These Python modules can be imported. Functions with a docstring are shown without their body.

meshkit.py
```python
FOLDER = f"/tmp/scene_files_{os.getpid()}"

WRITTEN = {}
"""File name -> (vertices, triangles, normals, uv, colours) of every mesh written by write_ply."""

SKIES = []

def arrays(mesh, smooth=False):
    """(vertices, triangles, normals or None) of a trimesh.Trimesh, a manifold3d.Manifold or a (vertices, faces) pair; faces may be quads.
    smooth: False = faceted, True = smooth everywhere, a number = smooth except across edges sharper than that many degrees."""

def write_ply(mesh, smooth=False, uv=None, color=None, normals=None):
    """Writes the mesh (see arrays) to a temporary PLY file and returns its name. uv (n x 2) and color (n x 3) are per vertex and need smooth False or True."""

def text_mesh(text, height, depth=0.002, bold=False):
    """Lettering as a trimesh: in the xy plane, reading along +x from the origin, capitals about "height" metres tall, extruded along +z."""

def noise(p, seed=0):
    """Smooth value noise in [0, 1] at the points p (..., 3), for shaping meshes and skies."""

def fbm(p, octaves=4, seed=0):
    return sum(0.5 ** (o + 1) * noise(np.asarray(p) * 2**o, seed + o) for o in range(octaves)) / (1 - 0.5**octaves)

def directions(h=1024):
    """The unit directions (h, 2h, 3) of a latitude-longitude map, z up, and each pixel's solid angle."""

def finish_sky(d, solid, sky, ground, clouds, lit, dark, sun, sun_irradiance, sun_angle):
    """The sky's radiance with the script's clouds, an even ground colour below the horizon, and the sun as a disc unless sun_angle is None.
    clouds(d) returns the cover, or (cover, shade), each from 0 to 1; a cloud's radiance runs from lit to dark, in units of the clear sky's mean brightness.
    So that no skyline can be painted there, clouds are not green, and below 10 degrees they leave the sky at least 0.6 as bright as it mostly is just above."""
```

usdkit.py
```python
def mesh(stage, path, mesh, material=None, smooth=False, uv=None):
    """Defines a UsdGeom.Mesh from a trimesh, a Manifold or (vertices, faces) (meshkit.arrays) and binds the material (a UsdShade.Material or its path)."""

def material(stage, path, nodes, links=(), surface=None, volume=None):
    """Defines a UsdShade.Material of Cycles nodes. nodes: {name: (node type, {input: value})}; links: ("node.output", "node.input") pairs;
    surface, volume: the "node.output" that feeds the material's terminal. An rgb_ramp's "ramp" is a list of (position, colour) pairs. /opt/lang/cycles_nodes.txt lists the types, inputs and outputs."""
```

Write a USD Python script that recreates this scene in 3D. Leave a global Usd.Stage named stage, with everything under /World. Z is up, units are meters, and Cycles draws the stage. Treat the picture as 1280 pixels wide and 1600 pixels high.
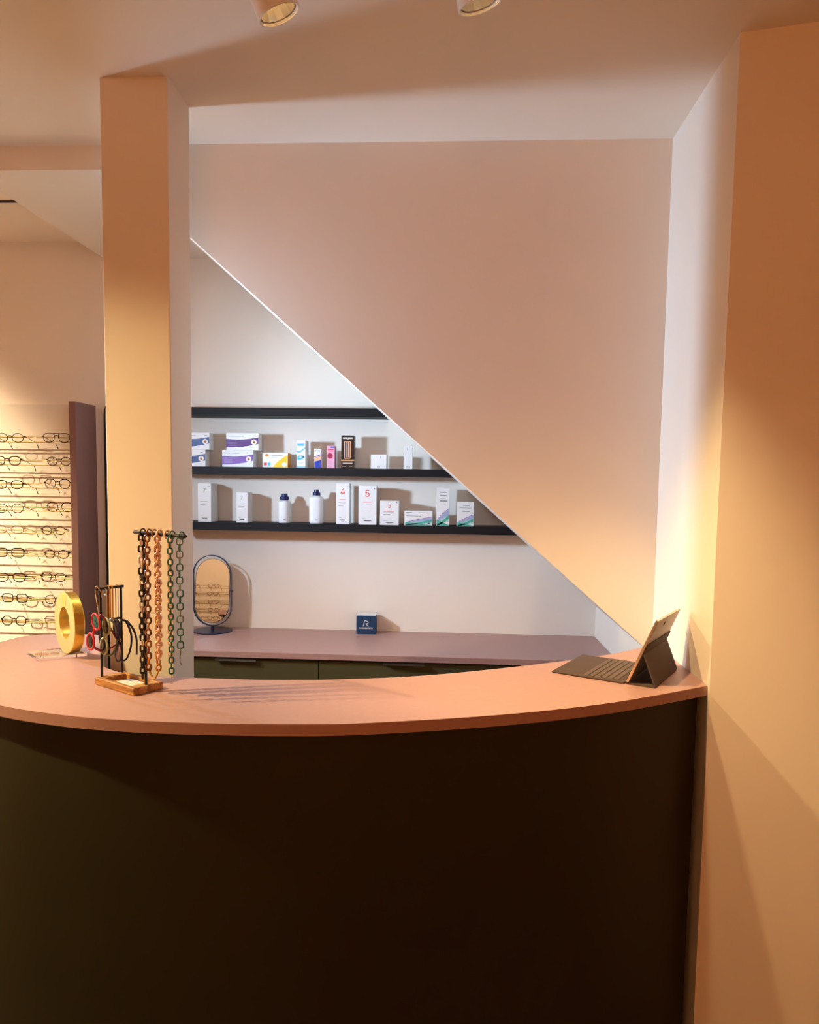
import math, random
import numpy as np, trimesh, usdkit, meshkit
from shapely.geometry import Polygon, Point, LineString, box as sbox
from shapely import affinity
from pxr import Usd, UsdGeom, UsdLux, UsdShade, Gf, Sdf

stage = Usd.Stage.CreateInMemory()
UsdGeom.SetStageUpAxis(stage, 'Z'); UsdGeom.SetStageMetersPerUnit(stage, 1.0)
world = UsdGeom.Xform.Define(stage, '/World'); stage.SetDefaultPrim(world.GetPrim())
UsdGeom.Scope.Define(stage, '/World/Looks')
rnd = random.Random(11)

# ------------------------------------------------------------------ camera, exposure
W_PX, H_PX, F_PX, PY = 1280.0, 1600.0, 1157.294, 848.4
YAW, PITCH, ROLL = -0.0563, 0.0805, -0.0142
CAM = (0.0, 0.0, 1.6)
EXPOSURE = 0.0
def make_camera():
    cy, sy, cp, sp = math.cos(YAW), math.sin(YAW), math.cos(PITCH), math.sin(PITCH)
    fwd = np.array([sy*cp, cy*cp, -sp]); right = np.array([cy, -sy, 0.0]); down = np.cross(fwd, right)
    cr, sr = math.cos(ROLL), math.sin(ROLL)
    r, dn = cr*right + sr*down, -sr*right + cr*down
    up, back = -dn, -fwd
    m = Gf.Matrix4d(*r, 0, *up, 0, *back, 0, *CAM, 1)
    c = UsdGeom.Camera.Define(stage, '/World/Camera')
    c.AddTransformOp().Set(m)
    ap = 28.8
    c.CreateHorizontalApertureAttr(ap); c.CreateVerticalApertureAttr(ap*H_PX/W_PX)
    c.CreateFocalLengthAttr(F_PX/W_PX*ap)
    c.CreateVerticalApertureOffsetAttr((PY - H_PX/2)/W_PX*ap)
    c.CreateClippingRangeAttr(Gf.Vec2f(0.05, 100)); c.CreateExposureAttr(EXPOSURE)
make_camera()

# ------------------------------------------------------------------ light levels
WARM = {'left': (1, .74, .35), 'mid': (1, .66, .29), 'right': (1, .70, .34), 'rack': (1, .76, .46), 'far': (1, .49, .19), 'dim': (1, .62, .34), 'low': (1, .49, .19)}
COOL = (.73, 1.0, 1.30)
SPOT_LEVEL = {'left': 7600.0, 'mid': 4300.0, 'right': 3700.0, 'rack': 30000.0, 'far': 18500.0, 'dim': 3500.0, 'low': 4500.0}
WHITE_LEVEL = 445.0
BEAM_LEVEL = 330.0
AMBIENT = 0.03
CONE = 47.0

# ------------------------------------------------------------------ helpers
_names = {}
STUFF = ('fine_print', 'band_text', 'heading_print', 'maker_print', 'name_print', 'cap_rib')
def numbered(path):
    n = _names.get(path, 0); _names[path] = n + 1
    return path if n == 0 else f'{path}_{n:03d}'
def path_of(parent):
    return '/World' if parent is None else str(parent.GetPath())
def obj(name, mesh, m, parent=None, smooth=False, label=None):
    p = numbered(path_of(parent) + '/' + name)
    pr = usdkit.mesh(stage, p, mesh, m, smooth=smooth).GetPrim()
    if label: pr.SetCustomDataByKey('label', label)
    if name in STUFF: pr.SetCustomDataByKey('kind', 'stuff')
    return pr
def tag(pr, label, cat, group=None, kind=None):
    pr.SetCustomDataByKey('label', label); pr.SetCustomDataByKey('category', cat)
    if group: pr.SetCustomDataByKey('group', group)
    if kind: pr.SetCustomDataByKey('kind', kind)
    return pr
def thing(name, label, cat, loc=(0,0,0), rotz=0.0, group=None):
    x = UsdGeom.Xform.Define(stage, numbered('/World/' + name))
    x.AddTranslateOp().Set(Gf.Vec3d(*map(float, loc)))
    if rotz: x.AddRotateZOp().Set(float(rotz))
    return tag(x.GetPrim(), label, cat, group)
def struct(name, mesh, m, label=None, smooth=False, parent=None):
    pr = obj(name, mesh, m, parent, smooth)
    if parent is None: pr.SetCustomDataByKey('kind', 'structure')
    if label: pr.SetCustomDataByKey('label', label); pr.SetCustomDataByKey('category', label.split()[-1] if False else 'wall')
    return pr
def lin(h):
    if isinstance(h, str):
        c = [int(h[i:i+2], 16)/255 for i in (0, 2, 4)]
        return tuple(x/12.92 if x <= .04045 else ((x+.055)/1.055)**2.4 for x in c)
    return tuple(h)
def mat(name, color, rough=.5, metal=0.0, vary=.06, scale=30.0, bump=0.0, spec=.5, trans=0.0, coat=0.0, bump_scale=None, ior=1.5):
    c = np.array(lin(color))
    nodes = {'tc': ('texture_coordinate', {}),
             'n': ('noise_texture', {'scale': scale, 'detail': 3.0}),
             'r': ('rgb_ramp', {'ramp': [(.25, tuple(np.clip(c*(1-vary), 0, 1))), (.75, tuple(np.clip(c*(1+vary), 0, 1)))]}),
             'p': ('principled_bsdf', {'roughness': rough, 'metallic': metal, 'specular_ior_level': spec, 'transmission_weight': trans, 'coat_weight': coat, 'ior': ior})}
    links = [('tc.object', 'n.vector'), ('n.fac', 'r.fac'), ('r.color', 'p.base_color')]
    if bump:
        nodes['n2'] = ('noise_texture', {'scale': bump_scale or scale*6, 'detail': 4.0})
        nodes['b'] = ('bump', {'strength': bump, 'distance': .002})
        links += [('tc.object', 'n2.vector'), ('n2.fac', 'b.height'), ('b.normal', 'p.normal')]
    return usdkit.material(stage, '/World/Looks/' + name, nodes, links, surface='p.BSDF')
def pane(name, tint, gloss=.05):
    return usdkit.material(stage, '/World/Looks/' + name,
        {'t': ('transparent_bsdf', {'color': tint}), 'g': ('glossy_bsdf', {'color': (1, 1, 1), 'roughness': .03}), 'm': ('mix_closure', {'fac': gloss})},
        [('t.BSDF', 'm.closure1'), ('g.BSDF', 'm.closure2')], surface='m.closure')
def wood(name, a, b):
    return usdkit.material(stage, '/World/Looks/' + name,
        {'tc': ('texture_coordinate', {}), 'mp': ('mapping', {'scale': (9.0, 130.0, 130.0)}),
         'w': ('noise_texture', {'scale': 1.0, 'detail': 4.0, 'distortion': .6}),
         'r': ('rgb_ramp', {'ramp': [(.3, lin(b)), (.5, tuple((np.array(lin(a))+np.array(lin(b)))/2)), (.62, lin(a))]}),
         'p': ('principled_bsdf', {'roughness': .45})},
        [('tc.object', 'mp.vector'), ('mp.vector', 'w.vector'), ('w.fac', 'r.fac'), ('r.color', 'p.base_color')], surface='p.BSDF')

cat = trimesh.util.concatenate
def bx(x0, x1, y0, y1, z0, z1, bevel=0.0):
    if bevel > 0:
        p = sbox(x0, y0, x1, y1).buffer(-bevel)
        rings = [(z0, bevel*.0 + -bevel*.0), ]
        lo, hi = sbox(x0+bevel, y0+bevel, x1-bevel, y1-bevel), sbox(x0, y0, x1, y1)
        pts = []
        for (zz, ins) in ((z0, bevel), (z0+bevel, 0), (z1-bevel, 0), (z1, bevel)):
            for cx, sx in ((x0, 1), (x1, -1)):
                for cyy, syy in ((y0, 1), (y1, -1)):
                    pts += [(cx+sx*(ins+bevel), cyy+syy*ins, zz), (cx+sx*ins, cyy+syy*(ins+bevel), zz)]
        return trimesh.convex.convex_hull(np.array(pts))
    m = trimesh.creation.box([x1-x0, y1-y0, z1-z0]); m.apply_translation([(x0+x1)/2, (y0+y1)/2, (z0+z1)/2]); return m
def prism(poly, z0, z1):
    if not isinstance(poly, Polygon) and not hasattr(poly, 'geoms'): poly = Polygon(poly)
    ms = [trimesh.creation.extrude_polygon(g, z1-z0, engine='earcut') for g in getattr(poly, 'geoms', [poly])]
    m = cat(ms); m.apply_translation([0, 0, z0]); return m
def xz_prism(poly, y0, y1):
    """Polygon in the xz plane, extruded from y0 to y1."""
    m = prism(poly, 0, y1-y0); v = m.vertices.copy()
    m.vertices = np.stack([v[:, 0], y1 - v[:, 2], v[:, 1]], 1); return m
def tube(pts, r, sides=8, closed=False, cap=True):
    p = np.asarray(pts, float); n = len(p)
    r = np.broadcast_to(np.asarray(r, float), (n,))
    t = (np.roll(p, -1, 0) - np.roll(p, 1, 0)) if closed else np.gradient(p, axis=0)
    t = t/(np.linalg.norm(t, axis=1, keepdims=True)+1e-12)
    a = np.zeros_like(p); ref = np.array([0, 0, 1.0]) if abs(t[0][2]) < .9 else np.array([1.0, 0, 0])
    for i in range(n):
        v = ref - t[i]*(ref@t[i]); v /= np.linalg.norm(v)+1e-12; a[i] = v; ref = v
    if closed:
        ang = math.atan2(np.cross(a[-1], a[0])@t[0], a[-1]@a[0])*0
    b = np.cross(t, a); th = np.arange(sides)*2*np.pi/sides
    V = (p[:, None] + r[:, None, None]*(np.cos(th)[None, :, None]*a[:, None] + np.sin(th)[None, :, None]*b[:, None])).reshape(-1, 3)
    F = []
    for i in range(n if closed else n-1):
        j = (i+1) % n
        for k in range(sides):
            l = (k+1) % sides
            F += [[i*sides+k, i*sides+l, j*sides+l], [i*sides+k, j*sides+l, j*sides+k]]
    V = V.tolist()
    if cap and not closed:
        for end, base, flip in ((0, 0, 1), (n-1, (n-1)*sides, 0)):
            c = len(V); V.append(p[end].tolist())
            for k in range(sides):
                l = (k+1) % sides
                F.append([c, base+l, base+k] if flip else [c, base+k, base+l])
    m = trimesh.Trimesh(np.array(V), np.array(F), process=False)
    m.fix_normals() if False else None
    return m
def lathe(profile, loc=(0, 0, 0), sections=32):
    """profile: (radius, z) from the bottom outer side round; closed at the axis where the radius is 0."""
    m = trimesh.creation.revolve(np.array(profile, float), sections=sections); m.apply_translation(loc); return m
def spline(pts, n=8, closed=False):
    p = np.asarray(pts, float); out = []
    m = len(p)
    for i in range(m if closed else m-1):
        g = (lambda k: p[k % m]) if closed else (lambda k: p[min(max(k, 0), m-1)])
        p0, p1, p2, p3 = g(i-1), g(i), g(i+1), g(i+2)
        for s in np.arange(n)/n:
            out.append(.5*((2*p1) + (-p0+p2)*s + (2*p0-5*p1+4*p2-p3)*s*s + (-p0+3*p1-3*p2+p3)*s**3))
    if not closed: out.append(p[-1])
    return np.array(out)
def orient(m, R, t):
    T = np.eye(4); T[:3, :3] = R; T[:3, 3] = t; m = m.copy(); m.apply_transform(T); return m
def frame_z(axis):
    """Rotation whose z column is axis."""
    z = np.array(axis, float); z /= np.linalg.norm(z)
    x = np.cross([0, 1.0, 0] if abs(z[1]) < .9 else [1.0, 0, 0], z); x /= np.linalg.norm(x)
    return np.stack([x, np.cross(z, x), z], 1)

# ------------------------------------------------------------------ materials
M = {}
M['wall'] = mat('wall_paint', (.87, .80, .71), rough=.85, vary=.012, scale=4, bump=.06, bump_scale=260, spec=.25)
M['ceiling'] = mat('ceiling_paint', (.90, .82, .72), rough=.9, vary=.012, scale=4, bump=.05, bump_scale=260, spec=.2)
M['floor'] = mat('floor_boards', '33261e', rough=.45, vary=.2, scale=5)
M['clay'] = mat('clay_paint', (.76, .50, .34), rough=.85, vary=.015, scale=4, spec=.25)
M['pink'] = mat('dusty_pink_laminate', 'b08a83', rough=.42, vary=.03, scale=90, bump=.03, bump_scale=900, spec=.5)
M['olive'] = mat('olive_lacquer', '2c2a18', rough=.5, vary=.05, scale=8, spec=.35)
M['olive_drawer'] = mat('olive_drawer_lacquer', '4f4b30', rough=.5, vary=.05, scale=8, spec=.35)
M['shelf'] = mat('shelf_black', '141315', rough=.6, vary=.08, scale=40, spec=.25)
M['black'] = mat('black_metal', '151418', rough=.35, vary=.1, scale=60, spec=.5)
M['navy'] = mat('navy_metal', '1c2445', rough=.35, vary=.08, scale=60, spec=.5, coat=.2)
M['brass'] = mat('brass', (.62, .45, .20), rough=.32, metal=1.0, vary=.04, scale=80)
M['gold'] = mat('gold_satin', (.93, .64, .12), rough=.3, metal=1.0, vary=.04, scale=120)
M['gold_face'] = mat('gold_face', (.88, .66, .33), rough=.45, metal=.45, vary=.04, scale=200)
M['chrome'] = mat('chrome', (.86, .85, .83), rough=.12, metal=1.0, vary=.03, scale=40)
M['mirror'] = mat('mirror_silver', (.93, .92, .90), rough=.015, metal=1.0, vary=.002, scale=5)
M['steel'] = mat('brushed_steel', (.62, .60, .57), rough=.3, metal=1.0, vary=.08, scale=150)
M['mauve'] = mat('mauve_panel', '8a6761', rough=.5, vary=.04, scale=60)
M['board'] = mat('cream_board', (.80, .74, .66), rough=.6, vary=.02, scale=10)
M['lampwhite'] = mat('lamp_white', (.82, .80, .77), rough=.4, vary=.02, scale=30)
M['wood'] = wood('oak_wood', 'c4904e', '7d4d22')
M['pale'] = mat('pale_insert', 'd9cdbd', rough=.5, vary=.06, scale=60)
M['card'] = mat('white_card', (.80, .79, .78), rough=.5, vary=.015, scale=60)
M['grey_ink'] = mat('grey_ink', '8b8a8c', rough=.6)
M['dark_ink'] = mat('dark_ink', '4a4a50', rough=.6)
M['red_ink'] = mat('red_ink', 'd8331f', rough=.5)
M['pink_ink'] = mat('pink_ink', 'e58a90', rough=.5)
M['green_ink'] = mat('olive_ink', '8f9a3d', rough=.5)
M['blue'] = mat('blue_print', '133577', rough=.45)
M['purple'] = mat('purple_print', '551c70', rough=.45)
M['lilac'] = mat('lilac_print', '7c4ca6', rough=.45)
M['yellow'] = mat('yellow_print', 'f3c413', rough=.45)
M['orange'] = mat('orange_print', 'd98a12', rough=.45)
M['red'] = mat('red_print', 'd42a45', rough=.45)
M['cyan'] = mat('cyan_print', '3bb2dd', rough=.45)
M['sky'] = mat('sky_print', '7db9e2', rough=.45)
M['deepblue'] = mat('deep_blue_print', '2338a4', rough=.45)
M['rose'] = mat('rose_card', 'e3a3bd', rough=.45)
M['crimson'] = mat('crimson_print', 'c01545', rough=.45)
M['skin'] = mat('peach_print', 'e8b48c', rough=.5)
M['blackcard'] = mat('black_card', '161617', rough=.3, spec=.5)
M['copper'] = mat('copper_foil', 'e0a878', rough=.35, vary=.04)
M['teal'] = mat('teal_print', '3fa896', rough=.45)
M['mint'] = mat('mint_print', 'a3cfc0', rough=.45)
M['haze'] = mat('blue_grey_print', 'a3a9cc', rough=.45)
M['magenta'] = mat('magenta_line', '9c4a86', rough=.45)
M['tealcard'] = mat('petrol_card', '123a5e', rough=.4)
M['bottle'] = mat('bottle_plastic', (.80, .80, .82), rough=.3, vary=.01, scale=30)
M['cap'] = mat('cap_plastic', '1c2560', rough=.35)
M['tabletback'] = mat('tablet_aluminium', (.40, .33, .27), rough=.45, metal=.3, vary=.03, scale=300)
M['tabletrim'] = mat('tablet_rim', (.85, .68, .50), rough=.3, metal=.9, vary=.03, scale=300)
M['cover'] = mat('cover_fabric', '4c3d37', rough=.75, vary=.1, scale=400, bump=.2, bump_scale=1500)
M['key'] = mat('key_plastic', '5f4f47', rough=.6)
M['keygap'] = mat('key_gap', '2c2520', rough=.7)
M['screen'] = mat('screen_glass', '0b0b0d', rough=.08)
M['frame_black'] = mat('frame_black', '120d0c', rough=.5, spec=.15)
M['frame_brown'] = mat('frame_brown', '25140e', rough=.5, spec=.15)
M['frame_wine'] = mat('frame_wine', '30100f', rough=.5, spec=.15)
M['frame_green'] = mat('frame_green', '141e17', rough=.5, spec=.15)
M['frame_amber'] = mat('frame_amber', '5e3016', rough=.3, spec=.5)
M['sun_red'] = mat('sun_red', 'd0394f', rough=.3, spec=.5)
M['sun_wine'] = mat('sun_wine', '8f1f3c', rough=.3, spec=.5)
M['sun_green'] = mat('sun_green', 'a9b889', rough=.35, spec=.5)
M['sun_sage'] = mat('sun_sage', '6f7a63', rough=.4, spec=.5)
M['sun_navy'] = mat('sun_navy', '23203a', rough=.25, spec=.5)
M['lens_dark'] = mat('lens_dark', '2a2b2b', rough=.06, spec=.8, vary=.3, scale=120)
M['lens_teal'] = mat('lens_teal', '1f5f66', rough=.06, spec=.8, vary=.5, scale=160)
M['lens_violet'] = mat('lens_violet', '4a4590', rough=.06, spec=.8, vary=.5, scale=160)
M['lens_mauve'] = mat('lens_mauve', '8d6d78', rough=.08, spec=.7, vary=.2, scale=80)
M['cord_ochre'] = mat('cord_ochre', 'c88a2c', rough=.6)
M['cord_beige'] = mat('cord_beige', 'cfae86', rough=.6)
M['silver'] = mat('silver_wire', (.80, .78, .74), rough=.2, metal=1.0)
M['link_green'] = mat('link_green', '2c6f58', rough=.25, spec=.6, vary=.25, scale=160)
M['link_olive'] = mat('link_olive', '6f7f55', rough=.25, spec=.6, vary=.3, scale=160)
M['link_tort'] = mat('link_tortoise', '7d431c', rough=.2, spec=.6, vary=.55, scale=170)
M['link_amber'] = mat('link_amber', 'c07a30', rough=.2, spec=.6, vary=.4, scale=170)
M['link_straw'] = mat('link_straw', 'c9a158', rough=.2, spec=.6, vary=.3, scale=170)
M['link_pink'] = mat('link_peach', 'f3c3a8', rough=.25, spec=.6, vary=.15, scale=120)
M['link_black'] = mat('link_black', '1d1515', rough=.2, spec=.6)
M['link_clear'] = mat('link_clear', 'd8c4b8', rough=.12, spec=.6, vary=.2, scale=120)
M['acrylic'] = mat('clear_acrylic', (.96, .97, .97), rough=.02, trans=1.0, vary=.0, ior=1.45)
M['lens'] = pane('spectacle_lens', (.93, .92, .91))
M['rod_dark'] = mat('lamp_dark', '2b2724', rough=.5)
M['glow'] = usdkit.material(stage, '/World/Looks/lamp_reflector', {'p': ('principled_bsdf', {'base_color': (.50, .45, .40), 'metallic': 1.0, 'roughness': .22})}, [], surface='p.BSDF')

# ------------------------------------------------------------------ room shell
XR, YF, YB, YW, H = .6776, 2.4851, 3.4563, 1.9306, 2.70
HL, XL, XS, DS = 2.6224, -1.639, -1.1356, .8731      # landing soffit height, its left end, start and slope of the stair's soffit
XLEFT, XRIGHT, YFRONT = -4.2, 2.6, -1.95
def setting(name, mesh, m, label, category, smooth=False):
    pr = obj(name, mesh, m, None, smooth)
    return tag(pr, label, category, kind='structure')
setting('floor', bx(XLEFT-.1, XRIGHT+.1, YFRONT-.1, YB+.1, -.1, 0), M['floor'], 'dark boarded shop floor below the curved counter', 'floor')
setting('ceiling', bx(XLEFT-.1, XRIGHT+.1, YFRONT-.1, YB+.1, H, H+.1), M['ceiling'], 'plain painted ceiling over the whole shop', 'ceiling')
setting('wall_back', bx(XLEFT-.1, XR+.05, YB, YB+.1, 0, H), M['wall'], 'white back wall behind the shelves and the eyeglass rack', 'wall')
w_end = (XRIGHT+.1, YW-.2275*(XRIGHT+.1-XR))
setting('wall_right', prism([(XR, YW), w_end, (XRIGHT+.1, YB+.1), (XR+.0501, YB+.1), (XR, YB)], 0, H), M['wall'], 'right hand wall ending in a pier beside the counter', 'wall')
setting('wall_left', bx(XLEFT-.1, XLEFT, YFRONT, YB, 0, H), M['clay'], 'plain painted wall on the far left, outside the picture', 'wall')
setting('wall_front', bx(XLEFT-.1, XRIGHT+.1, YFRONT-.1, YFRONT, 0, H), M['clay'], 'painted wall behind the camera, seen only in the table mirror', 'wall')
setting('wall_entrance', bx(XRIGHT, XRIGHT+.1, YFRONT, w_end[1]+.02, 0, H), M['clay'], 'plain painted side wall to the right of the camera', 'wall')
z_end = HL - DS*(XR+.0-XS)
setting('wall_stair', xz_prism([(XL, HL), (XS, HL), (XR+.002, z_end), (XR+.002, H), (XL, H)], YF, YB), M['wall'], 'boxed-in staircase with a sloping underside above the shelves', 'wall')
setting('column', prism(sbox(-.9905, 2.0804, -.7995, 2.2481).buffer(-.003).buffer(.003, quad_segs=3), 0, H), M['wall'], 'square white column behind the counter', 'column', smooth=30)

t = thing('low_cabinet', 'olive low cabinet along the clay wall behind the camera', 'cabinet', (0, YFRONT, 0))
obj('body', bx(-3.9, 1.9, .0005, .45, .002, .70, .002), M['olive'], t); obj('worktop', bx(-3.92, 1.92, .0005, .47, .70, .726, .002), M['pink'], t)

# ------------------------------------------------------------------ lamps
def disk_light(path, pos, axis, radius, intensity, color, cone=None, soft=.3):
    """A lamp of this radius; with cone, a spot that shines only within that many degrees of its axis."""
    l = (UsdLux.SphereLight if cone else UsdLux.DiskLight).Define(stage, path)
    if cone:
        sh = UsdLux.ShapingAPI.Apply(l.GetPrim()); sh.CreateShapingConeAngleAttr(cone); sh.CreateShapingConeSoftnessAttr(soft)
    l.CreateRadiusAttr(radius); l.CreateIntensityAttr(intensity); l.CreateColorAttr(Gf.Vec3f(*color))
    R = frame_z(-np.array(axis, float)/np.linalg.norm(axis))
    l.AddTransformOp().Set(Gf.Matrix4d(*R[:, 0], 0, *R[:, 1], 0, *R[:, 2], 0, *map(float, pos), 1))
def ceiling_spot(label, mouth, axis, level, group=None, recess=.05, rd=.02, length=.19, z_top=H, cone=None, soft=.5):
    """A white cylinder spot hung from the ceiling; mouth is the middle of its open end, axis the way it shines."""
    t = thing('ceiling_spotlight', label, 'spotlight', mouth, group=group)
    a = np.array(axis, float); a /= np.linalg.norm(a); R = frame_z(-a)            # local +z runs up the lamp
    ro, ri = .0455, .041
    up = lambda m: orient(m, R, (0, 0, 0))
    obj('housing', up(lathe([(ri, .004), (ri+.0005, 0), (ro-.001, 0), (ro, .002), (ro, length-.004), (ro-.004, length), (0, length), (0, length-.004), (ri, length-.006), (ri, .004)], sections=40)), M['lampwhite'], t, 40)
    obj('rim', up(lathe([(ri+.0012, .0015), (ri+.0015, -.002), (ro-.001, -.003), (ro+.0008, -.001), (ro+.0008, .006), (ro, .006), (ri+.0012, .0035), (ri+.0012, .0015)], sections=40)), M['lampwhite'], t, 40)
    # faceted reflector cup
    k = 14; th = np.arange(k)*2*np.pi/k; V = []; F = []
    prof = [(ri-.003, .004), (ri-.006, .02), (min(rd, .024)+.004, recess-.004), (min(rd, .024)+.001, recess+.002)]
    for r_, z_ in prof: V += [(r_*math.cos(x), r_*math.sin(x), z_) for x in th]
    for i in range(len(prof)-1):
        for j in range(k):
            l_ = (j+1) % k; F += [[i*k+j, (i+1)*k+j, (i+1)*k+l_], [i*k+j, (i+1)*k+l_, i*k+l_]]
    obj('reflector', up(trimesh.Trimesh(np.array(V), np.array(F), process=False)), M['glow'], t)
    top = -a*(length-.02)
    stem = tube([top, (top[0], top[1], z_top-mouth[2]-.004)], .006, 10)
    obj('stem', stem, M['lampwhite'], t, 40)
    obj('canopy', lathe([(0, -.022), (.028, -.022), (.03, -.019), (.03, 0), (0, 0)], (top[0], top[1], z_top-mouth[2])), M['lampwhite'], t, 40)
    p = np.array(mouth) - a*(recess-.004)
    disk_light(str(t.GetPath()) + '/bulb', p - np.array(mouth), a, rd, SPOT_LEVEL[level], WARM[level], cone or CONE, soft)
ceiling_spot('left white cylinder spotlight at the top edge of the picture, above the column', (-.382, 1.62, 2.578), (.37, .19, -.91), 'mid', cone=29.0, soft=.8, length=.10, rd=.025, recess=.066)
ceiling_spot('right white cylinder spotlight at the top edge of the picture', (.039, 1.62, 2.588), (.26, .20, -.945), 'right', cone=27.0, soft=.75, length=.095, rd=.025, recess=.066)
ceiling_spot('white cylinder spotlight out of view to the left, aimed at the column', (-2.0, 1.35, 2.50), (.49, .08, -.87), 'left', cone=50.5, soft=.3, rd=.035, recess=.075)
tag(obj('track_rail', bx(-3.4, -1.70, 2.953, 2.963, H-.006, H), M['black']), 'thin black lighting track on the ceiling at the left edge', 'track')
ceiling_spot('white cylinder spotlight out of view, aimed at the eyeglass rack on the back wall', (-2.60, 1.90, 2.50), (-.30, .55, -.78), 'rack', cone=57.0, soft=.35, rd=.035, recess=.075)
ceiling_spot('white cylinder spotlight washing the clay wall behind the camera, over the rack', (-2.6, -.60, 2.50), (.0, -.80, -.60), 'dim', cone=55.0)
ceiling_spot('white cylinder spotlight washing the middle of the clay wall behind the camera', (-.5, -1.05, 2.50), (.25, -.90, -.30), 'far', cone=52.0)
ceiling_spot('white cylinder spotlight washing the right of the clay wall behind the camera', (1.4, -1.05, 2.50), (.1, -.93, -.30), 'low', cone=52.0)

# neutral white work lamp standing out of view behind the counter's left arm
wl = np.array([-1.60, 2.33, 1.78]); wa = np.array([.93, .26, -.10]); wa /= np.linalg.norm(wa)
t = thing('work_lamp', 'white studio lamp on a thin stand, out of view left of the column', 'lamp', (wl[0]-.06, wl[1], 0))
off = np.array([-(wl[0]-.06), -wl[1], 0]) + wl
obj('lamp_head', orient(lathe([(.075, 0), (.078, 0), (.080, -.10), (.05, -.15), (0, -.15), (0, -.146), (.048, -.146), (.076, -.098), (.075, 0)], sections=36), frame_z(wa), off), M['rod_dark'], t, 40)
obj('stand', tube([(0, 0, .02), (0, 0, wl[2]-.07)], .008, 10), M['black'], t, 40)
obj('foot', lathe([(0, 0), (.14, 0), (.14, .012), (.02, .02), (0, .02)]), M['black'], t, 40)
disk_light(str(t.GetPath()) + '/bulb', off - wa*.045, wa, .06, WHITE_LEVEL, COOL)
disk_light(str(t.GetPath()) + '/beam', off - wa*.002, (2.1, .75, .04), .07, BEAM_LEVEL, COOL, 46.0, 1.0)

dome = UsdLux.DomeLight.Define(stage, '/World/AmbientSky'); dome.CreateIntensityAttr(AMBIENT)

# ------------------------------------------------------------------ reception counter
ZC = 1.0825
outer = [(XR, 1.9455), (.5441, 1.8565), (.3982, 1.7674), (.2670, 1.7030), (.1445, 1.6530), (.0285, 1.6125), (-.0835, 1.5798), (-.2194, 1.5457), (-.3546, 1.5285), (-.5186, 1.5199),
         (-.6877, 1.5222), (-.8402, 1.5421), (-1.0194, 1.5965), (-1.19, 1.690), (-1.325, 1.83), (-1.40, 2.01), (-1.4185, 2.15), (-1.4140, 2.2246), (-1.400, 2.298), (-1.3847, 2.323), (-1.3513, 2.348), (-1.290, 2.362), (-1.2167, 2.370), (-1.165, 2.368)]
inner = [(-1.155, 2.345), (-1.06, 2.165), (-.985, 2.025), (-.955, 1.968), (-.9266, 1.9400), (-.8713, 1.9023), (-.80, 1.884), (-.7134, 1.8776), (-.6677, 1.8770), (-.5027, 1.8752), (-.3701, 1.8880), (-.2384, 1.9141), (-.1049, 1.9518),
         (.0331, 2.0100), (.1792, 2.0864), (.3368, 2.1763), (.5119, 2.2967), (.6134, 2.3901), (XR, 2.452)]
so, si = spline(outer, 6), spline(inner, 6)
top_poly = Polygon(np.vstack([so, si])).buffer(0).intersection(sbox(-3, 0, XR-.0006, 4))
t = thing('reception_counter', 'curved reception counter with pink top and dark olive front', 'counter')
def slab(poly, z0, z1, ch=.0015):
    a = prism(poly, z0, z1-ch); return cat([a, prism(poly.buffer(-ch), z1-ch, z1)]) if ch else a
obj('worktop', prism(top_poly, ZC-.026, ZC), M['pink'], t, 25)
room = sbox(-3, 0, XR-.0005, 3.4)
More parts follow.
